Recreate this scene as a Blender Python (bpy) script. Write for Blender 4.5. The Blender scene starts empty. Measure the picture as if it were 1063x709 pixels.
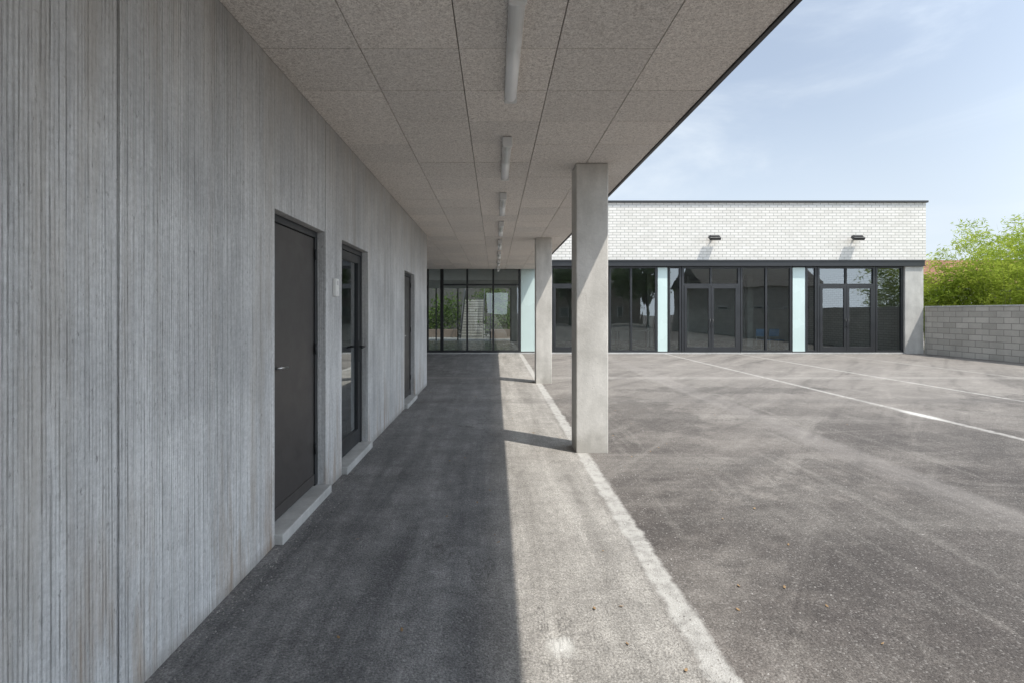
import bpy, math, random
import numpy as np
from mathutils import Vector, Matrix
random.seed(4); rng=np.random.default_rng(7)
S=bpy.context.scene
F=540.0; CH=1.55; VX=514.0; VY=325.0
WX=-1.47; CZ=3.21; D=19.93; CE=1.61
def fx(px,d=D): return (px-VX)*d/F
def fz(py,d=D): return CH+(VY-py)*d/F

# ---------------- material helpers
class M:
    def __init__(s,name):
        s.m=bpy.data.materials.new(name); s.m.use_nodes=True
        s.nt=s.m.node_tree; s.b=s.nt.nodes['Principled BSDF']; s.out=s.nt.nodes['Material Output']
        g=s.nt.nodes.new('ShaderNodeNewGeometry'); s.pos=g.outputs['Position']; s.geo=g
    def n(s,t,ins=None,**kw):
        nd=s.nt.nodes.new(t)
        for k,v in kw.items(): setattr(nd,k,v)
        for k,v in (ins or {}).items():
            if isinstance(v,bpy.types.NodeSocket): s.nt.links.new(v,nd.inputs[k])
            else: nd.inputs[k].default_value=v
        return nd
    def scale(s,v,sc,loc=(0,0,0)):
        return s.n('ShaderNodeMapping',{'Vector':v,'Scale':sc,'Location':loc}).outputs[0]
    def noise(s,v,scale,detail=4,rough=.55,dist=0):
        return s.n('ShaderNodeTexNoise',{'Vector':v,'Scale':scale,'Detail':detail,'Roughness':rough,'Distortion':dist}).outputs['Fac']
    def mr(s,v,a,b,c=0.,d=1.,smooth=False):
        nd=s.n('ShaderNodeMapRange',{'Value':v,'From Min':a,'From Max':b,'To Min':c,'To Max':d})
        if smooth: nd.interpolation_type='SMOOTHSTEP'
        return nd.outputs[0]
    def math(s,op,a,b=0.,clamp=False):
        nd=s.n('ShaderNodeMath',{0:a,1:b},operation=op); nd.use_clamp=clamp; return nd.outputs[0]
    def mix(s,f,a,b,mode='MIX'):
        nd=s.nt.nodes.new('ShaderNodeMix'); nd.data_type='RGBA'; nd.blend_type=mode
        for i,v in ((0,f),(6,a),(7,b)):
            if isinstance(v,bpy.types.NodeSocket): s.nt.links.new(v,nd.inputs[i])
            else:
                nd.inputs[i].default_value=v if i==0 else (tuple(v)+(1,) if len(v)==3 else v)
        return nd.outputs[2]
    def gray(s,f,a,b,lo,hi):
        return s.mix(s.mr(f,a,b),(lo,lo,lo),(hi,hi,hi))
    def col(s,c): 
        if isinstance(c,bpy.types.NodeSocket): s.nt.links.new(c,s.b.inputs['Base Color'])
        else: s.b.inputs['Base Color'].default_value=(*c,1)
    def rough(s,r):
        if isinstance(r,bpy.types.NodeSocket): s.nt.links.new(r,s.b.inputs['Roughness'])
        else: s.b.inputs['Roughness'].default_value=r
    def bump(s,h,strength=.5,dist=.01):
        nd=s.n('ShaderNodeBump',{'Height':h,'Strength':strength,'Distance':dist}); s.nt.links.new(nd.outputs[0],s.b.inputs['Normal'])
    def sep(s): 
        if not hasattr(s,'_sep'): s._sep=s.n('ShaderNodeSeparateXYZ',{0:s.pos})
        return s._sep.outputs

def simple(name,c,r=.6,metal=0,var=.12,sc=3.):
    m=M(name); f=m.noise(m.pos,sc,4)
    a=tuple(x*(1-var) for x in c); b=tuple(min(1,x*(1+var)) for x in c)
    m.col(m.mix(m.mr(f,.3,.7),a,b)); m.rough(m.mr(f,.3,.7,max(.05,r-.08),min(1,r+.08))); m.b.inputs['Metallic'].default_value=metal
    return m.m

# asphalt -------------------------------------------------
def asphalt():
    m=M('asphalt'); x,y,z=m.sep()
    wob=m.noise(m.pos,1.3,4,.6); wx=m.math('ADD',x,m.mr(wob,.3,.7,-.05,.05))
    fine=m.noise(m.pos,85,4,.78); mid=m.noise(m.pos,11,6,.72); big=m.noise(m.pos,.5,6,.66)
    stre=m.noise(m.scale(m.pos,(2.6,.22,1)),1.6,7,.66,.4)
    stre2=m.noise(m.scale(m.pos,(.25,1.5,1)),1.0,6,.64,.6)
    med=m.noise(m.pos,2.2,7,.7)
    c=m.mix(m.mr(big,.38,.62),(.066,.058,.054),(.150,.135,.123))
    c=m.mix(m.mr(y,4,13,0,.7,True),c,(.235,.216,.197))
    c=m.mix(m.mr(stre2,.49,.68,0,.4),c,(.28,.26,.237))
    diag=m.noise(m.scale(m.n('ShaderNodeVectorRotate',{'Vector':m.pos,'Angle':.7},rotation_type='Z_AXIS').outputs[0],(1.4,.16,1)),1.3,6,.64,.5)
    c=m.mix(m.mr(diag,.54,.72,0,.5),c,(.30,.278,.253))
    c=m.mix(m.mr(diag,.48,.34,0,.5),c,(.060,.054,.051))
    c=m.mix(m.mr(stre,.55,.68,0,.35),c,(.27,.252,.23))
    for (ax,ay,bx,by) in ((3.2,3.6,2.0,1.3),(6.6,6.2,1.8,.8),(10.5,9.0,2.2,1.0),(2.4,8.0,.7,1.6),(4.8,10.5,2.4,.5)):
        v=m.scale(m.pos,(1/bx,1/by,1),(-ax/bx,-ay/by,0))
        ln=m.math('ADD',m.n('ShaderNodeVectorMath',{0:v},operation='LENGTH').outputs['Value'],m.mr(med,.3,.7,-.5,.5))
        c=m.mix(m.mr(ln,1.0,.75,0,.42,True),c,(.070,.063,.059))
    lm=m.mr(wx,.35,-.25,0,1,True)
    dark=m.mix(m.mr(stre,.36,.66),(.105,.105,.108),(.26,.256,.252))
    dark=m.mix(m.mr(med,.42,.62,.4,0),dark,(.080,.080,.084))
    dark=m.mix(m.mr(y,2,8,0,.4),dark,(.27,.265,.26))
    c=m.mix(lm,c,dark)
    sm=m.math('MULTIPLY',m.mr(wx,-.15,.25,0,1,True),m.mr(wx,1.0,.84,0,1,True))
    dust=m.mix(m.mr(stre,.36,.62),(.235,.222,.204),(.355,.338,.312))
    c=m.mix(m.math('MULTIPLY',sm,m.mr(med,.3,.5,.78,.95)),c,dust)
    fs=m.noise(m.pos,30,4,.78)
    c=m.mix(.95,c,m.gray(fine,.34,.66,.45,1.5),'MULTIPLY')
    c=m.mix(.8,c,m.gray(fs,.34,.66,.80,1.18),'MULTIPLY')
    c=m.mix(.7,c,m.gray(mid,.34,.66,.80,1.18),'MULTIPLY')
    c=m.mix(.6,c,m.gray(med,.34,.66,.80,1.16),'MULTIPLY')
    def line(coord,at,w,brk,colr,amt,lo=.3):
        nonlocal c
        d=m.math('ABSOLUTE',m.math('SUBTRACT',coord,at))
        k=m.mr(d,w,w*.5,0,1,True)
        k=m.math('MULTIPLY',k,m.mr(brk,.34,.56,lo,1))
        c=m.mix(m.math('MULTIPLY',k,amt),c,colr)
    wx2=m.math('ADD',x,m.mr(m.noise(m.pos,7,4,.75),.3,.7,-.020,.020)); wy2=m.math('ADD',y,m.mr(wob,.3,.7,-.08,.08))
    line(wx2,.97,.085,mid,(.47,.46,.435),.8,.5)
    line(wx2,6.5,.075,mid,(.45,.435,.41),.6,.25)
    line(wx2,9.3,.07,mid,(.45,.435,.41),.6,.25)
    line(wx2,12.6,.07,mid,(.43,.415,.39),.45,.2)
    line(wx2,3.9,.3,stre,(.27,.25,.235),.3)
    line(wy2,12.5,.3,mid,(.36,.34,.315),.3)
    line(wy2,9.2,.3,stre2,(.10,.092,.088),.35)
    for (sx,sy,rx,ry) in ((.31,2.42,.06,.07),(6.48,7.9,.09,.36)):
        v=m.scale(m.pos,(1/rx,1/ry,1),(-sx/rx,-sy/ry,0))
        ln=m.n('ShaderNodeVectorMath',{0:v},operation='LENGTH').outputs['Value']
        ln=m.math('ADD',ln,m.mr(mid,.3,.7,-.5,.5))
        c=m.mix(m.mr(ln,1.6,.2,0,.75,True),c,(.60,.59,.56))
    cr=m.n('ShaderNodeTexVoronoi',{'Vector':m.n('ShaderNodeVectorMath',{0:m.pos,1:m.n('ShaderNodeCombineXYZ',{0:m.mr(wob,.3,.7,-.35,.35),1:m.mr(stre,.3,.7,-.35,.35)}).outputs[0]},operation='ADD').outputs[0],'Scale':.32},feature='DISTANCE_TO_EDGE').outputs['Distance']
    c=m.mix(m.math('MULTIPLY',m.mr(cr,.006,.001),m.mr(big,.42,.6,0,.55)),c,(.05,.046,.042))
    vo=m.n('ShaderNodeTexVoronoi',{'Vector':m.pos,'Scale':110.}); v=vo.outputs['Distance']
    c=m.mix(m.mr(m.n('ShaderNodeSeparateColor',{0:vo.outputs['Color']}).outputs[0],.88,.98,0,.28),c,(.42,.40,.38))
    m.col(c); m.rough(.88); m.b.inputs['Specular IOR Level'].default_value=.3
    h=m.math('ADD',m.math('MULTIPLY',fine,.7),m.math('ADD',m.math('MULTIPLY',v,-.5),m.math('MULTIPLY',fs,.5)))
    m.bump(h,.65,.010); return m.m

def board_concrete():
    m=M('board_marked_concrete'); x,y,z=m.sep()
    s3=m.noise(m.pos,1.2,6,.62); zone=m.noise(m.scale(m.pos,(1,1,.45)),2.1,4,.6)
    wl=m.noise(m.scale(m.pos,(1,1,.03)),14,3,.6)
    yy=m.math('ADD',m.math('ADD',y,x),m.mr(wl,.3,.7,-.006,.006))
    pit=.0165
    rib=m.math('MULTIPLY',m.math('ABSOLUTE',m.math('SUBTRACT',m.math('FRACT',m.math('DIVIDE',yy,pit)),.5)),2.)
    ribid=m.n('ShaderNodeTexWhiteNoise',{'W':m.math('ROUND',m.math('DIVIDE',yy,pit))},noise_dimensions='1D').outputs['Value']
    brk=m.noise(m.scale(m.pos,(1,1,.10)),38,5,.78)
    groove=m.math('MULTIPLY',m.mr(rib,.5,.95,0,1,True),m.math('MULTIPLY',m.mr(brk,.38,.60,.05,1),m.mr(ribid,0,1,.15,1.)))
    tone=m.noise(m.scale(m.pos,(1,1,.012)),48,4,.8)
    chip=m.math('MULTIPLY',m.mr(rib,.6,.1,0,1,True),m.mr(m.noise(m.scale(m.pos,(1,1,.2)),46,4,.75),.54,.66))
    s2=m.noise(m.scale(m.pos,(1,1,.09)),6,4,.6)
    bl=m.noise(m.pos,42,5,.8)
    c=m.mix(m.mr(s3,.34,.66),(.52,.525,.53),(.72,.725,.725))
    c=m.mix(.8,c,m.gray(s2,.35,.65,.82,1.1),'MULTIPLY')
    c=m.mix(.8,c,m.gray(tone,.36,.62,.78,1.1),'MULTIPLY')
    c=m.mix(.7,c,m.gray(bl,.32,.68,.74,1.2),'MULTIPLY')
    c=m.mix(m.math('MULTIPLY',groove,m.mr(zone,.34,.64,.3,.72)),c,(.25,.248,.245))
    c=m.mix(m.math('MULTIPLY',chip,.3),c,(.82,.82,.815))
    c=m.mix(m.mr(m.noise(m.scale(m.pos,(1,1,.35)),55,3,.7),.63,.71,0,.6),c,(.15,.148,.145))
    st=m.noise(m.scale(m.pos,(1,1,.12)),7,5,.65)
    foot=m.mr(z,1.1,.0,0,1,True)
    c=m.mix(m.math('MULTIPLY',m.math('MULTIPLY',m.mr(st,.5,.66),foot),.7),c,(.33,.24,.16))
    st2=m.noise(m.scale(m.pos,(1,1,.07)),4,5,.65)
    c=m.mix(m.mr(st2,.54,.68,0,.42),c,(.40,.36,.31))
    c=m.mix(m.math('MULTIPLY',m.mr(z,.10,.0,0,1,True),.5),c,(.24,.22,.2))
    rk=m.math('MULTIPLY',m.mr(m.math('ABSOLUTE',m.math('SUBTRACT',y,3.36)),.14,.0,0,1,True),m.mr(z,.6,.05,0,1,True))
    c=m.mix(m.math('MULTIPLY',rk,m.mr(st,.35,.6)),c,(.28,.18,.10))
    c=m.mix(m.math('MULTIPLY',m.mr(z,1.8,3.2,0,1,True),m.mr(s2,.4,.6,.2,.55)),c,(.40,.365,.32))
    m.col(c); m.rough(.85)
    h=m.math('ADD',m.math('MULTIPLY',groove,-1.),m.math('ADD',m.math('MULTIPLY',bl,.35),m.math('ADD',m.math('MULTIPLY',brk,.3),m.math('MULTIPLY',tone,.5))))
    m.bump(h,1.,.008); return m.m

def smooth_concrete(name,a,b,lift=False):
    m=M(name); x,y,z=m.sep()
    n1=m.noise(m.pos,2.2,6,.62); n2=m.noise(m.pos,30,4,.7); n3=m.noise(m.scale(m.pos,(1,1,.2)),6,4,.6)
    c=m.mix(m.mr(n1,.32,.68),a,b)
    c=m.mix(.6,c,m.gray(n3,.3,.7,.8,1.12),'MULTIPLY')
    v=m.n('ShaderNodeTexVoronoi',{'Vector':m.pos,'Scale':22.}).outputs['Distance']
    c=m.mix(m.mr(v,.10,.04,0,.55),c,(.15,.145,.135))
    c=m.mix(.5,c,m.gray(n2,.3,.7,.85,1.1),'MULTIPLY')
    if lift: c=m.mix(m.mr(m.math('ADD',z,m.mr(n1,.3,.7,-.1,.1)),.3,.0,0,.35,True),c,(.2,.18,.15))
    m.col(c); m.rough(.8); m.bump(m.math('ADD',n2,m.math('MULTIPLY',m.mr(v,.12,.05),-1.)),.35,.006); return m.m

def woodwool():
    m=M('wood_wool_panel'); x,y,z=m.sep()
    f=m.noise(m.pos,75,4,.75,1.2); f2=m.noise(m.pos,28,4,.7,.8)
    idx=m.math('ADD',m.math('FLOOR',m.math('DIVIDE',m.math('SUBTRACT',x,-1.47+.62*20),.62)),m.math('MULTIPLY',m.math('FLOOR',m.math('DIVIDE',m.math('SUBTRACT',y,3.27),.62)),37.))
    wn=m.n('ShaderNodeTexWhiteNoise',{'W':idx},noise_dimensions='1D').outputs['Value']
    c=m.mix(m.mr(f,.36,.58),(.47,.42,.385),(.97,.925,.875))
    c=m.mix(.8,c,m.gray(f2,.3,.7,.82,1.1),'MULTIPLY')
    c=m.mix(.9,c,m.mix(wn,(.92,.92,.92),(1.05,1.04,1.03)),'MULTIPLY')
    m.col(c); m.rough(.95); m.bump(f,.6,.008); return m.m

def brickmat(name,w,h,mortar,c1,c2,cm,axis,msz=.012,bias=0.,dirt=.2):
    m=M(name); x,y,z=m.sep()
    u={'X':x,'Y':y}[axis]
    v=m.n('ShaderNodeCombineXYZ',{0:u,1:z,2:0.}).outputs[0]
    bt=m.n('ShaderNodeTexBrick',{'Vector':v,'Color1':(*c1,1),'Color2':(*c2,1),'Mortar':(*cm,1),'Scale':1.,'Mortar Size':msz,'Mortar Smooth':.2,'Bias':bias,'Brick Width':w,'Row Height':h})
    c=bt.outputs['Color']
    n=m.noise(m.pos,1.1,6,.6); n2=m.noise(m.pos,25,4,.7)
    c=m.mix(m.mr(n,.4,.72,0,dirt),c,tuple(k*.6 for k in c1))
    c=m.mix(.5,c,m.gray(n2,.3,.7,.86,1.1),'MULTIPLY')
    m.col(c); m.rough(.85)
    hh=m.math('ADD',m.math('MULTIPLY',bt.outputs['Fac'],-1.),m.math('MULTIPLY',n2,.3)); m.bump(hh,.6,.01); return m.m

def glass(name,tint,refl=1.0):
    m=M(name); nt=m.nt
    tr=m.n('ShaderNodeBsdfTransparent',{'Color':(*tint,1)})
    nb=m.n('ShaderNodeBump',{'Height':m.noise(m.pos,.8,2),'Strength':.08,'Distance':.02})
    gl=m.n('ShaderNodeBsdfGlossy',{'Color':(.9,.95,.97,1),'Roughness':.004,'Normal':nb.outputs[0]})
    fr=m.n('ShaderNodeFresnel',{'IOR':1.52})
    k=m.math('ADD',m.math('MULTIPLY',fr.outputs[0],1.9*refl),.08,True)
    mx=m.n('ShaderNodeMixShader',{0:k,1:tr.outputs[0],2:gl.outputs[0]})
    nt.links.new(mx.outputs[0],m.out.inputs['Surface']); return m.m

def leafmat(name,a,b,tr=.35):
    m=M(name)
    n=m.noise(m.pos,1.5,3); c=m.mix(m.mr(n,.3,.7),a,b)
    d=m.n('ShaderNodeBsdfDiffuse',{'Color':c}); t=m.n('ShaderNodeBsdfTranslucent',{'Color':c})
    m1=m.n('ShaderNodeMixShader',{0:tr,1:d.outputs[0],2:t.outputs[0]})
    m.nt.links.new(m1.outputs[0],m.out.inputs['Surface']); return m.m

ASP=asphalt(); BC=board_concrete()
COL=smooth_concrete('cast_concrete',(.50,.48,.44),(.68,.655,.61),True)
PIER=smooth_concrete('pier_concrete',(.42,.41,.39),(.54,.53,.50))
SILL=smooth_concrete('sill_concrete',(.38,.38,.37),(.52,.52,.51))
WW=woodwool(); DARK=simple('dark_void',(.02,.02,.02),.9)
FR=simple('anthracite_aluminium',(.024,.026,.029),.42,0,.1)
DOOR=simple('door_paint',(.055,.050,.048),.45,0,.08,6)
STEEL=simple('brushed_steel',(.5,.5,.5),.3,1,.05)
WB=brickmat('white_brick',.30,.105,.01,(.68,.66,.615),(.77,.75,.71),(.38,.37,.345),'X',.011,0,.16)
WBY=brickmat('white_brick_side',.30,.105,.01,(.69,.675,.635),(.78,.765,.73),(.40,.39,.365),'Y',.011,0,.12)
BLK=brickmat('concrete_block',.5,.2,.01,(.42,.395,.355),(.56,.53,.48),(.27,.255,.235),'Y',.012,0,.5)
GL=glass('window_glass',(.68,.75,.73)); GLC=glass('hall_glass',(.66,.72,.70),.8); GLD=glass('door_glass',(.5,.55,.55))
PAN=simple('frosted_panel',(.58,.70,.68),.25,0,.04,1)
WHT=simple('white_plastic',(.82,.82,.80),.4,0,.04)
LAMPB=simple('lamp_housing',(.7,.7,.69),.5,0,.05)
LAMPD=simple('lamp_diffuser',(.92,.93,.93),.2,0,.03)
INW=simple('interior_wall',(.6,.6,.57),.8); INF=simple('interior_floor',(.36,.36,.34),.22); INC=simple('interior_ceiling',(.7,.7,.68),.8)
BLUE=simple('blue_plastic',(.05,.20,.42),.4); TERR=simple('planter_concrete',(.22,.17,.14),.7)
GREY=simple('grey_render',(.10,.095,.088),.9)

# ---------------- mesh helpers
def mesh_obj(name,verts,faces,mat,parent=None,smooth=False):
    me=bpy.data.meshes.new(name); me.from_pydata(verts,[],faces); me.update()
    o=bpy.data.objects.new(name,me); S.collection.objects.link(o)
    if mat: me.materials.append(mat)
    if smooth:
        for p in me.polygons: p.use_smooth=True
    if parent: o.parent=parent
    return o
def boxes(name,L,mat,parent=None,bevel=0):
    V=[];Fc=[]
    for (x0,x1,y0,y1,z0,z1) in L:
        i=len(V)
        V+=[(x0,y0,z0),(x1,y0,z0),(x1,y1,z0),(x0,y1,z0),(x0,y0,z1),(x1,y0,z1),(x1,y1,z1),(x0,y1,z1)]
        Fc+=[(i,i+3,i+2,i+1),(i+4,i+5,i+6,i+7),(i,i+1,i+5,i+4),(i+1,i+2,i+6,i+5),(i+2,i+3,i+7,i+6),(i+3,i,i+4,i+7)]
    o=mesh_obj(name,V,Fc,mat,parent)
    if bevel:
        b=o.modifiers.new('bevel','BEVEL'); b.width=bevel; b.segments=2; b.limit_method='ANGLE'
    return o
def empty(name):
    e=bpy.data.objects.new(name,None); S.collection.objects.link(e); return e
def tube(name,pts,r,mat,parent=None,n=10):
    V=[];Fc=[]
    P=[Vector(p) for p in pts]
    rs=r if isinstance(r,(list,tuple)) else [r]*len(P)
    for k,p in enumerate(P):
        d=(P[min(k+1,len(P)-1)]-P[max(k-1,0)]).normalized(); q=d.to_track_quat('Z','Y')
        for j in range(n):
            a=2*math.pi*j/n; V.append(tuple(p+q@Vector((math.cos(a)*rs[k],math.sin(a)*rs[k],0))))
    for k in range(len(P)-1):
        for j in range(n): Fc.append((k*n+j,k*n+(j+1)%n,(k+1)*n+(j+1)%n,(k+1)*n+j))
    Fc.append(tuple(range(n-1,-1,-1))); Fc.append(tuple((len(P)-1)*n+j for j in range(n)))
    return mesh_obj(name,V,Fc,mat,parent,True)

# ---------------- ground
mesh_obj('ground',[(-400,-400,0),(400,-400,0),(400,600,0),(-400,600,0)],[(0,1,2,3)],ASP)

# ---------------- left concrete building
B=empty('concrete_building')
T=.25
ys=-4.; YE=11.2
op=[(3.47,4.51,.075,2.245),(4.99,6.02,.075,2.25),(8.44,9.5,.075,2.24)]
joints=[2.03,4.51,7.3,9.5]
segs=[]
def wallseg(y0,y1,z0,z1): segs.append((WX-T,WX,y0,y1,z0,z1))
g=.007
brk=[ys,2.03,3.47,4.51,4.99,6.02,7.3,8.44,9.5,YE]
for a,b in zip(brk[:-1],brk[1:]):
    ga=g if a in joints else 0; gb=g if b in joints else 0
    o=[q for q in op if abs(q[0]-a)<1e-6]
    if o: wallseg(a+0,b-gb,o[0][3],CZ+.2)
    else: wallseg(a+ga,b-(g if b==2.03 or b==7.3 else 0),0,CZ+.2)
w=boxes('board_marked_wall',segs,BC,B,.004)
boxes('joint_filler',[(WX-T+.01,WX-.018,j-.02,j+.02,2.3 if j in(4.51,9.5) else 0,CZ+.1) for j in joints],DARK,B)
boxes('end_wall',[(-9,WX-T-.002,YE-.25,YE,0,CZ+.2)],BC,B)
boxes('rooms',[(-9,-8.9,ys,YE-.26,0,CZ+.2),(-8.9,WX-T,ys,ys+.1,0,CZ+.2)],INW,B)
boxes('rooms_floor',[(-8.9,WX-T-.003,ys+.1,YE-.26,.0,.07)],INF,B)
boxes('partition',[(-8.9,WX-T-.003,4.7,4.8,.08,CZ),(-8.9,WX-T-.003,7.2,7.3,.08,CZ)],INW,B)
for k,(a,b,z0,z1) in enumerate(op):
    boxes('door_sill',[(WX-T+.02,WX+.055,a+.002,b-.002,.0,z0-.003)],SILL,B,.008)
R=.07
def door(k,glazed):
    a,b,z0,z1=op[k]; E=empty('door'); E.parent=B
    xo=WX-R; t=.055
    boxes('frame',[(xo-.06,xo,a,a+t,z0,z1),(xo-.06,xo,b-t,b,z0,z1),(xo-.06,xo,a+t,b-t,z1-t,z1)],FR,E,.003)
    la,lb,lz0,lz1=a+t+.005,b-t-.005,z0+.012,z1-t-.005
    if not glazed:
        boxes('leaf',[(xo-.055,xo-.012,la,lb,lz0,lz1)],DOOR,E,.003)
        boxes('leaf_panel',[(xo-.012,xo-.006,la+.06,lb-.06,lz0+.12,lz1-.1)],DOOR,E,.004)
        boxes('kick_rail',[(xo-.012,xo-.004,la+.002,lb-.002,lz0+.002,lz0+.09)],DOOR,E,.002)
        hy=la+.065
    else:
        s=.085
        boxes('leaf',[(xo-.055,xo-.008,la,la+s,lz0,lz1),(xo-.055,xo-.008,lb-s,lb,lz0,lz1),(xo-.055,xo-.008,la+s,lb-s,lz1-s,lz1),(xo-.055,xo-.008,la+s,lb-s,lz0,lz0+.16)],FR,E,.003)
        mesh_obj('pane',[(xo-.03,la+s,lz0+.16),(xo-.03,lb-s,lz0+.16),(xo-.03,lb-s,lz1-s),(xo-.03,la+s,lz1-s)],[(0,1,2,3)],GLD,E)
        hy=lb-.045
    boxes('handle_plate',[(xo-.008,xo+.002,hy-.018,hy+.018,1.0,1.24)],FR,E,.004)
    sgn=-1 if glazed else 1
    tube('handle',[(xo,hy,1.17),(xo+.05,hy,1.17),(xo+.056,hy+sgn*.02,1.17),(xo+.056,hy+sgn*.12,1.165)],.0105,STEEL if not glazed else FR,E)
    for hz in (.35,1.2,2.0):
        yy=lb if not glazed else la
        tube('hinge',[(xo+.004,yy,hz),(xo+.004,yy,hz+.09)],.009,FR,E)
door(0,False); door(1,True); door(2,False)
I=empty('wall_intercom')
boxes('body',[(WX,WX+.035,4.70,4.79,1.70,1.86)],WHT,I,.008)
boxes('lens',[(WX+.035,WX+.042,4.72,4.77,1.80,1.84)],LAMPB,I,.003)
boxes('button',[(WX+.035,WX+.040,4.725,4.765,1.72,1.75)],WHT,I,.003)

# ---------------- canopy
C=empty('canopy')
P=.62; L=[]; g2=.003
def panels(x0,x1,y0,y1):
    xs=[x0]; x=x0+P
    while x<x1-.05: xs.append(x); x+=P
    xs.append(x1)
    y=3.27-P*math.ceil((3.27-y0)/P); yy=[]
    while y<y1: yy.append(y); y+=P
    yy.append(y)
    for a,b in zip(xs[:-1],xs[1:]):
        for c,d in zip(yy[:-1],yy[1:]):
            c2=max(c,y0); d2=min(d,y1)
            if d2-c2>.03: 
                dz=random.uniform(-.0015,.0015)
                L.append((a+g2,b-g2,c2+g2,d2-g2,CZ+dz,CZ+.024))
panels(WX,CE-.02,-4,D-.12)
panels(WX-P*12,WX,YE+.001,D-.12)
boxes('ceiling_panels',L,WW,C,.002)
boxes('roof_slab',[(-9,CE-.02,-4,D-.11,CZ+.03,CZ+.32)],simple('slab_core',(.2,.19,.18),.9),C)
boxes('fascia',[(CE-.018,CE+.012,-4.02,D-.11,CZ-.012,CZ+.40),(-9,CE-.019,-4.02,-3.99,CZ-.012,CZ+.4)],FR,C)
def column(y):
    o=boxes('concrete_column',[(.90,1.255,y,y+.355,-.01,CZ-.002)],COL,None,.010); return o
column(5.77); column(11.5)

y=2.62
while y<19:
    E=empty('fluorescent_ceiling_light')
    cx=.115
    boxes('housing',[(cx-.045,cx+.045,y,y+1.27,CZ-.045,CZ-.003)],LAMPB,E,.008)
    V=[];Fc=[];n=12
    for yy in (y+.03,y+1.24):
        for j in range(n+1):
            a=math.pi*j/n; V.append((cx+.042*math.cos(a),yy,CZ-.047-.05*math.sin(a)))
    for j in range(n): Fc.append((j,j+1,n+1+j+1,n+1+j))
    Fc.append(tuple(range(n+1))); Fc.append(tuple(range(2*n+1,n,-1)))
    o=mesh_obj('diffuser',V,Fc,LAMPD,E)
    for p in o.data.polygons: p.use_smooth=len(p.vertices)==4
    boxes('end_caps',[(cx-.047,cx+.047,y-.004,y+.03,CZ-.10,CZ-.004),(cx-.047,cx+.047,y+1.24,y+1.274,CZ-.10,CZ-.004)],LAMPB,E,.01)
    y+=2.27

# ---------------- far building
H=empty('school_building')
ZT=fz(277); ZL=fz(270.5); ZR=fz(211); XR=fx(960.5); XL=-9.
boxes('brick_upper_wall',[(XL,XR,D-.03,D+.22,ZL,ZR)],WB,H)
boxes('brick_side_wall',[(XR-.25,XR-.001,D+.221,D+9,ZL,ZR),],WBY,H)
boxes('rear_wall',[(XL,-4.6,D+8.8,D+9,0,ZL-.1),(.9,XR-.26,D+8.8,D+9,0,ZL-.1),(-4.6,.9,D+8.8,D+9,2.9,ZL-.1)],INW,H)
boxes('rear_mullions',[(x,x+.07,D+8.85,D+8.92,.03,2.9) for x in (-4.6,-3.3,-2.1,-.3,.83)],FR,H)
boxes('side_wall',[(XR-.24,XR-.01,D+.30,D+8.79,0,ZL-.002)],WBY,H)
boxes('coping',[(XL,XR+.06,D-.09,D+.30,ZR,ZR+.075),(XR-.3,XR+.06,D+.30,D+9.05,ZR,ZR+.075)],FR,H,.006)
boxes('roof',[(XL,XR-.26,D+.23,D+9,ZR-.5,ZR-.3)],DARK,H)
boxes('steel_lintel',[(XL,fx(957),D-.14,D-.035,ZT+.0,ZL-.012),(XL,fx(957),D-.17,D-.14,ZL-.04,ZL-.012),(XL,fx(957),D-.17,D-.14,ZT,ZT+.03)],FR,H)
boxes('interior_ceiling',[(XL,XR-.26,D+.12,D+8.79,ZT+.02,ZT+.12)],INC,H)
boxes('interior_floor',[(XL,XR-.26,D+.1,D+8.79,.0,.03)],INF,H)
boxes('concrete_pier',[(fx(937.5),fx(956.5),D-.10,D+.3,0,ZT-.003)],PIER,H,.01)
boxes('threshold',[(XL,fx(937),D-.10,D+.12,.0,.045)],SILL,H,.005)
boxes('interior_partition',[(2.6,2.72,D+3.5,D+8.78,.03,ZT+.01),(9.4,9.5,D+5.5,D+8.78,.03,ZT+.01)],INW,H)
boxes('interior_column',[(x,x+.25,D+4,D+4.25,.03,ZT+.01) for x in (7.0,11.6,14.8)],PIER,H)
z0=.047; z1=ZT-.002; zt=fz(296)
def vbar(px,w=.07): 
    x=fx(px); return (x-w/2,x+w/2,D-.03,D+.06,z0,z1)
def pane(x0,x1,za,zb,name='pane',mat=None,parent=None):
    dy=random.uniform(-.006,.006)
    mesh_obj(name,[(x0,D+.02,za),(x1,D+.02+dy,za),(x1,D+.02+dy*.5,zb),(x0,D+.02,zb)],[(0,1,2,3)],mat or GL,parent or H)
def window(pxs,trans=None,mat=None):
    E=empty('window'); E.parent=H
    bars=[vbar(p) for p in pxs]
    hb=[]
    for a,b in zip(pxs[:-1],pxs[1:]):
        xa,xb=fx(a)+.035,fx(b)-.035
        hb+=[(xa,xb,D-.028,D+.058,z0,z0+.085),(xa,xb,D-.028,D+.058,z1-.07,z1)]
        if trans: hb.append((xa,xb,D-.026,D+.056,zt-.03,zt+.03))
        pane(xa-.01,xb+.01,z0+.06,z1-.05,parent=E,mat=mat)
    boxes('frame',bars+hb,FR,E)
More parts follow.
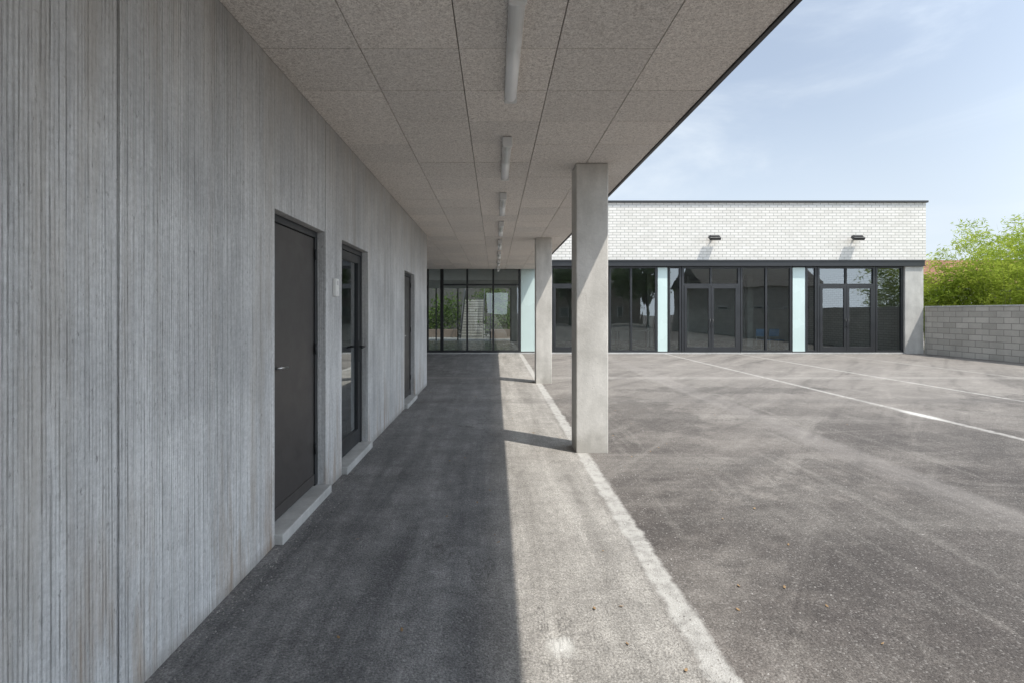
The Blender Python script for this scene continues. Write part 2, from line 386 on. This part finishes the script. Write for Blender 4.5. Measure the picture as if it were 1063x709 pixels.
def ddoor(a,b):
    E=empty('double_door'); E.parent=H
    x0,x1=fx(a),fx(b); f=.085; xm=(x0+x1)/2; yb=(D-.035,D+.055)
    L=[(x0,x0+f,*yb,z0,z1),(x1-f,x1,*yb,z0,z1),(x0+f,x1-f,*yb,z1-.08,z1),(x0+f,x1-f,*yb,zt-.04,zt+.04),(xm-.03,xm+.03,D-.03,D+.05,zt+.04,z1-.08)]
    boxes('frame',L,FR,E)
    for (la,lb,hs) in ((x0+f+.006,xm-.004,1),(xm+.004,x1-f-.006,-1)):
        s=.10; ya,yc=D-.05,D+.01; zz1=zt-.046; zz0=z0+.012
        boxes('leaf',[(la,la+s,ya,yc,zz0,zz1),(lb-s,lb,ya,yc,zz0,zz1),(la+s,lb-s,ya,yc,zz1-s,zz1),(la+s,lb-s,ya,yc,zz0,zz0+.20)],FR,E,.004)
        dy=random.uniform(-.005,.005)
        mesh_obj('pane',[(la+s-.01,D-.02,zz0+.18),(lb-s+.01,D-.02+dy,zz0+.18),(lb-s+.01,D-.02+dy,zz1-s+.02),(la+s-.01,D-.02,zz1-s+.02)],[(0,1,2,3)],GL,E)
        hx=lb-.05 if hs==1 else la+.05
        tube('pull_handle',[(hx,D-.05,1.0),(hx,D-.10,1.0),(hx,D-.10,1.30),(hx,D-.05,1.30)],.014,FR,E)
    pane(x0+f-.01,x1-f+.01,zt+.03,z1-.06,parent=E)
def panel(a,b):
    x0,x1=fx(a),fx(b)
    boxes('frosted_panel',[(x0+.01,x1-.01,D-.01,D+.03,z0+.04,z1-.04)],PAN,H,.003)
    boxes('panel_trim',[(x0+.01,x1-.01,D-.012,D+.032,z0,z0+.038),(x0+.01,x1-.01,D-.012,D+.032,z1-.038,z1)],FR,H)
window([290,330,370,405,444,458],None,GLC)
window([459.5,485,512,539],True,GLC)
panel(540.5,557)
window([558.5,570])
ddoor(571.5,631)
window([633,655,681])
panel(682.5,693)
window([694.5,706])
ddoor(707.5,768)
window([769.5,795,820.5])
panel(822.5,836)
window([837,846.5])
ddoor(848,908)
window([909.5,936])
# courtyard stair seen through the hall, climbing away
E=empty('concrete_staircase')
n=15; ya=31.4; xa,xb=-2.05,-.75
V=[(ya,0)]
for k in range(n): V+=[(ya+k*.29,(k+1)*.165),(ya+(k+1)*.29,(k+1)*.165)]
ye=ya+n*.29; V+=[(ye+1.2,n*.165),(ye+1.2,0)]
m_=len(V); VV=[(xa,a,b) for a,b in V]+[(xb,a,b) for a,b in V]
stm=M('step_concrete'); sx_,sy_,sz_=stm.sep()
stm.col(stm.mix(stm.mr(stm.noise(stm.pos,2,5),.3,.7),(.30,.29,.27),(.42,.41,.385))); stm.rough(.85)
mesh_obj('steps',VV,[tuple(range(m_)),tuple(range(2*m_-1,m_-1,-1))]+[(i,m_+i,m_+(i+1)%m_,(i+1)%m_) for i in range(m_)],stm.m,E)
boxes('nosings',[(xa+.02,xb-.02,ya+k*.29-.012,ya+k*.29+.05,(k+1)*.165-.03,(k+1)*.165+.006) for k in range(n)],GREY,E)
for xx in (xa-.03,xb+.03):
    tube('handrail',[(xx,ya,.95),(xx,ye,.95+n*.165),(xx,ye+1.2,.95+n*.165)],.03,FR,E)
    for k in range(0,n+4): zz=min(k,n)*.165; tube('baluster',[(xx,ya+k*.29+.1,zz*.9),(xx,ya+k*.29+.1,zz+.95)],.012,FR,E,6)
boxes('garden_wall',[(-20,12,38.6,38.8,0,4.8)],GREY,None)
boxes('planter',[(-.3,2.2,31.4,31.6,0,.55),(-5.5,-2.4,33,33.2,0,.5)],TERR,None,.01)
def chair(x,y,r=0):
    E=empty('blue_chair')
    boxes('seat',[(x-.2,x+.2,y-.2,y+.2,.46,.49)],BLUE,E,.01); boxes('backrest',[(x-.2,x+.2,y+.19,y+.22,.60,.90)],BLUE,E,.01)
    for dx in(-.18,.18):
        tube('leg_front',[(x+dx,y-.19,.03),(x+dx,y-.17,.46)],.012,STEEL,E,6); tube('leg_back',[(x+dx,y+.22,.03),(x+dx,y+.2,.46),(x+dx,y+.21,.88)],.012,STEEL,E,6)
for cx in (10.75,11.25): chair(cx,D+.8+random.uniform(-.1,.1))
E=empty('table'); boxes('top',[(5.4,6.9,D+3,D+3.7,.72,.75)],PIER,E,.005); boxes('legs',[(a,a+.04,b,b+.04,.03,.72) for a in (5.45,6.81) for b in (D+3.05,D+3.61)],FR,E)

for px in (739,886):
    E=empty('wall_floodlight'); x=fx(px); z=fz(247.5)
    boxes('bracket',[(x-.03,x+.03,D-.09,D-.03,z-.04,z+.06)],FR,E,.004)
    boxes('arm',[(x-.02,x+.02,D-.22,D-.09,z+.0,z+.03)],FR,E,.003)
    h=boxes('head',[(-.21,.21,-.20,.0,-.05,.05),(-.17,.17,-.10,-.02,.05,.08)],FR,E,.008)
    h.location=(x,D-.17,z+.03); h.rotation_euler=(math.radians(35),0,0)
    l=boxes('lens',[(-.18,.18,-.185,-.02,-.055,-.0502)],LAMPD,E); l.location=h.location; l.rotation_euler=h.rotation_euler

W=empty('concrete_block_wall')
boxes('blocks',[(16.38,16.58,-6,D-.105,0,1.75),],BLK,W)
boxes('capping',[(16.36,16.60,-6,D-.105,1.752,1.80)],SILL,W,.006)
boxes('return_blocks',[(fx(957.5),16.379,D-.3,D-.11,0,1.745)],BLK,W)

# ---------------- vegetation
def leaves(name,centers,size,mat,asp=.28,parent=None,droop=.3):
    n=len(centers)
    d=rng.normal(size=(n,3)); d[:,2]=d[:,2]*.6-droop; d/=np.linalg.norm(d,axis=1)[:,None]
    r=rng.normal(size=(n,3)); s=np.cross(d,r); s/=np.linalg.norm(s,axis=1)[:,None]
    L_=size*rng.uniform(.6,1.3,n)[:,None]; w=L_*asp
    a=centers; p=[a-d*L_/2, a+s*w/2, a+d*L_/2, a-s*w/2]
    V=np.stack(p,1).reshape(-1,3)
    me=bpy.data.meshes.new(name); me.vertices.add(4*n); me.vertices.foreach_set('co',V.ravel().astype(np.float32))
    me.loops.add(4*n); me.loops.foreach_set('vertex_index',np.arange(4*n,dtype=np.int32))
    me.polygons.add(n); me.polygons.foreach_set('loop_start',np.arange(0,4*n,4,dtype=np.int32)); me.polygons.foreach_set('loop_total',np.full(n,4,dtype=np.int32))
    me.update(); me.validate()
    o=bpy.data.objects.new(name,me); S.collection.objects.link(o); me.materials.append(mat)
    if parent: o.parent=parent
    return o
BAM=leafmat('bamboo_leaf',(.20,.29,.04),(.46,.53,.09),.45)
TRL=leafmat('tree_leaf',(.05,.095,.022),(.12,.18,.04),.3)
BARK=simple('bark',(.10,.08,.06),.9); CANE=simple('cane',(.22,.24,.07),.6)
def bamboo(x,y,h,rad,ncane=30,nl=240):
    E=empty('bamboo_plant'); cs=[]; V=[];Fc=[]
    for k in range(ncane):
        a=random.uniform(0,6.28); r=rad*math.sqrt(random.random())
        bx,by=x+math.cos(a)*r*.6,y+math.sin(a)*r*.6
        hh=h*random.uniform(.62,1.0) if k else h*1.04
        lean=(math.cos(a)*r*.7,math.sin(a)*r*.7); pts=[]
        for t in np.linspace(0,1,9):
            pts.append(Vector((bx+lean[0]*t**2,by+lean[1]*t**2,hh*(t-.06*t**3))))
        i0=len(V)
        for j,p in enumerate(pts):
            rr=.014*(1-j/9.5)
            for q in range(4): V.append((p.x+rr*math.cos(q*1.57),p.y+rr*math.sin(q*1.57),p.z))
        for j in range(8):
            for q in range(4): Fc.append((i0+j*4+q,i0+j*4+(q+1)%4,i0+j*4+4+(q+1)%4,i0+j*4+4+q))
        for u in range(14):
            t=random.uniform(.25,1); i=t*8; j=min(7,int(i)); c=pts[j].lerp(pts[j+1],i-j)
            c=c+Vector((random.gauss(0,.22),random.gauss(0,.22),random.gauss(0,.10)))
            m_=int(nl/14); cs.append(np.array(c)[None]+rng.normal(size=(m_,3))*np.array([.15,.15,.09]))
    mesh_obj('canes',V,Fc,CANE,E); leaves('foliage',np.concatenate(cs),.17,BAM,.22,E)
for (x,y,h,r) in ((17.7,20.9,3.6,.7),(18.5,20.2,4.4,.9),(19.0,19.0,5.1,1.2),(20.0,20.4,5.9,1.3),(20.1,17.9,5.3,1.2),(21.6,19.6,5.7,1.4),(22.4,22,5.7,1.5),(18.2,16.0,4.6,1.0)):
    bamboo(x,y,h,r)
def tree(x,y,h,r,nl=4500,sz=.4):
    E=empty('tree'); top=Vector((x,y,h*.5))
    tube('trunk',[(x,y,0),(x+.1,y,h*.2),(x-.05,y+.1,h*.4),(x,y,h*.75)],[.2,.16,.13,.04],BARK,E)
    cs=[]
    for k in range(26):
        a=random.uniform(0,6.28); e=random.uniform(-.4,1.2); rr=r*random.uniform(.45,1)
        c=Vector((x+math.cos(a)*math.cos(e)*rr,y+math.sin(a)*math.cos(e)*rr,h*.6+math.sin(e)*rr*h*.42/r))
        tube('limb',[(x,y,h*random.uniform(.25,.5)),tuple(c.lerp(top,.4)),tuple(c)],[.07,.05,.015],BARK,E,5)
        cs.append(np.array(c)[None]+rng.normal(size=(nl//26,3))*r*.2)
    leaves('foliage',np.concatenate(cs),sz,TRL,.55,E)
for (x,y,h,r) in ((-9,-14,8,3),(9,-24,10,4),(17,-20,8,3.2)):
    tree(x,y,h,r)
cs=np.concatenate([rng.normal(size=(1500,3))*np.array([.6,.5,.5])*rng.uniform(.7,1.2)+np.array([a,b,h]) for a,b,h in ((.6,33,.8),(1.8,34.5,1.4),(-3.2,35,1.5),(-4.6,34.6,.9),(-.2,37.2,2.6),(-6,36,1.5),(2.9,36,1.1))]); cs[:,2]=np.abs(cs[:,2])
leaves('shrubs',cs,.20,TRL,.5)

TILE=brickmat('roof_tile',.3,.25,.01,(.20,.085,.05),(.27,.12,.07),(.08,.04,.03),'X',.02)
TILE2=brickmat('slate_tile',.3,.25,.01,(.10,.09,.085),(.14,.125,.115),(.05,.045,.04),'X',.02)
REND=simple('render_wall',(.36,.34,.31),.9); RBR=brickmat('red_brick',.22,.075,.01,(.20,.13,.10),(.25,.17,.13),(.30,.28,.26),'X')
def house(x0,x1,y0,y1,h,rh,wall,chim=True,tile=None):
    E=empty('gabled_house')
    boxes('walls',[(x0,x1,y0,y1,0,h)],wall,E)
    ym=(y0+y1)/2; o=.4
    V=[(x0-o,y0-o,h-.1),(x1+o,y0-o,h-.1),(x1+o,y1+o,h-.1),(x0-o,y1+o,h-.1),(x0-o,ym,h+rh),(x1+o,ym,h+rh)]
    mesh_obj('roof',V,[(0,1,5,4),(2,3,4,5),(0,4,3),(1,2,5),(0,3,2,1)],tile or TILE2,E)
    wl=[];gl=[];x=x0+1.2
    while x<x1-1.5:
        for z in ([1.0,3.8] if h>5 else [1.0]):
            for (ya,yb) in ((y0-.04,y0-.002),(y1+.002,y1+.04)): wl.append((x-.08,x+1.18,ya,yb,z-.08,z+1.4)); 
            gl.append((x,x+1.1,y0-.05,y0-.041,z,z+1.32)); gl.append((x,x+1.1,y1+.041,y1+.05,z,z+1.32))
        x+=2.8
    boxes('window_frames',wl,WHT,E); boxes('window_panes',gl,FR,E)
    if chim: boxes('chimney',[(x0+2,x0+2.7,ym-.3,ym+.3,h+.5,h+rh+.8)],RBR,E)
house(39.0,54,45,55,4.0,2.6,REND,False,TILE)
house(-14,-1,-40,-31,5.4,3,REND); house(5,20,-42,-33,5.6,3,RBR); house(27,42,-36,-27,5,3,REND)

def litter():
    V=[];Fc=[]
    for k in range(260):
        if random.random()<.4: y=random.uniform(2.0,9); x=random.uniform(-1.0,2.2)
        else: y=random.uniform(6,19.5); x=random.uniform(-1.3,16)
        if random.random()<.25: x=16.3-abs(random.gauss(0,.7)); y=random.uniform(10,19.5)
        s=random.uniform(.005,.013); a=random.uniform(0,6.28); c,sn=math.cos(a),math.sin(a); i=len(V)
        for (u,v,w_) in ((-1.4,0,.2),(-.4,.6,.05),(.6,.5,.1),(1.4,0,.5),(.5,-.6,.35),(-.5,-.5,.3)):
            V.append((x+s*(u*c-v*sn),y+s*(u*sn+v*c),.004+s*w_))
        Fc.append(tuple(range(i,i+6)))
    mm=M('dry_leaf'); mm.col(mm.mix(mm.noise(mm.pos,3,2),(.13,.06,.02),(.40,.28,.15))); mm.rough(.8)
    mesh_obj('fallen_leaves',V,Fc,mm.m)
    V=[];Fc=[]
    for k in range(2600):
        y=1.6+abs(random.gauss(0,4)); x=random.choice((random.uniform(-1.45,5),WX+abs(random.gauss(0,.10)),random.gauss(.95,.25)))
        s=random.uniform(.002,.007); i=len(V)
        for q in range(4):
            a=q*1.57+random.random(); V.append((x+s*math.cos(a),y+s*math.sin(a),.0))
        V.append((x+s*.2,y,.0+s*random.uniform(.6,1.2)))
        Fc+=[(i+q,i+(q+1)%4,i+4) for q in range(4)]
    mesh_obj('loose_grit',V,Fc,simple('grit',(.3,.285,.27),.9,0,.5,40))
litter()

# ---------------- light
sd=Vector((.47,-.35,1)).normalized()
el=math.asin(sd.z); rot=math.atan2(sd.x,sd.y)
sun=bpy.data.lights.new('sun','SUN'); sun.energy=5.0; sun.angle=math.radians(.55); sun.color=(1,.95,.87)
so=bpy.data.objects.new('sun',sun); S.collection.objects.link(so); so.rotation_euler=sd.to_track_quat('Z','Y').to_euler(); so.location=(10,-10,20)
wd=bpy.data.worlds.new('World'); S.world=wd; wd.use_nodes=True; nt=wd.node_tree
bg=nt.nodes['Background']; bg.inputs[1].default_value=.15
def wn(t,ins=None,**kw):
    nd=nt.nodes.new(t)
    for k,v in kw.items(): setattr(nd,k,v)
    for k,v in (ins or {}).items():
        if isinstance(v,bpy.types.NodeSocket): nt.links.new(v,nd.inputs[k])
        else: nd.inputs[k].default_value=v
    return nd
sk=wn('ShaderNodeTexSky'); sk.sky_type='NISHITA'; sk.sun_disc=False; sk.sun_elevation=el; sk.sun_rotation=rot
sk.air_density=1.0; sk.dust_density=1.0; sk.ozone_density=1.3
tc=wn('ShaderNodeTexCoord'); gen=tc.outputs['Generated']
mp=wn('ShaderNodeMapping',{'Vector':gen,'Scale':(1,1,3.0),'Location':(.3,.1,.2)})
no=wn('ShaderNodeTexNoise',{'Vector':mp.outputs[0],'Scale':1.9,'Detail':9.,'Roughness':.58,'Distortion':.5})
mr=wn('ShaderNodeMapRange',{'Value':no.outputs['Fac'],'From Min':.36,'From Max':.64,'To Min':.42,'To Max':.94}); mr.interpolation_type='SMOOTHSTEP'
sz=wn('ShaderNodeSeparateXYZ',{0:gen})
lowh=wn('ShaderNodeMapRange',{'Value':sz.outputs[2],'From Min':.05,'From Max':.42,'To Min':.72,'To Max':0.}); lowh.interpolation_type='SMOOTHSTEP'
inv=wn('ShaderNodeMath',{0:1.,1:mr.outputs[0]},operation='SUBTRACT'); mul=wn('ShaderNodeMath',{0:inv.outputs[0],1:lowh.outputs[0]},operation='MULTIPLY'); hf=wn('ShaderNodeMath',{0:mr.outputs[0],1:mul.outputs[0]},operation='ADD')
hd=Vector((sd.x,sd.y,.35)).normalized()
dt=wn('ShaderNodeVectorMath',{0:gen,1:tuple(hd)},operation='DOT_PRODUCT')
gr=wn('ShaderNodeMapRange',{'Value':dt.outputs['Value'],'From Min':.1,'From Max':.95,'To Min':1.,'To Max':2.8}); gr.interpolation_type='SMOOTHSTEP'  # haze gain added toward the sun side, fill for the shaded wall
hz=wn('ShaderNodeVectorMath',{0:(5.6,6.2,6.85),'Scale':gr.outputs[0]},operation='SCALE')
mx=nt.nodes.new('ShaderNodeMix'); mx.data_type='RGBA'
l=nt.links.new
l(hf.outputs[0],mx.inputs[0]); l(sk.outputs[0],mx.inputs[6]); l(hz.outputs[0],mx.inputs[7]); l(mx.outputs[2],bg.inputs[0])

cam=bpy.data.cameras.new('camera'); co=bpy.data.objects.new('camera',cam); S.collection.objects.link(co); S.camera=co
co.location=(0,0,CH); co.rotation_euler=(math.radians(90),0,0)
cam.sensor_width=36; cam.lens=36*F/1063; cam.shift_x=(531.5-VX)/1063; cam.shift_y=-(354.5-VY)/1063; cam.clip_end=2000; cam.clip_start=.05
S.view_settings.view_transform='Standard'; S.view_settings.look='None'; S.view_settings.exposure=0
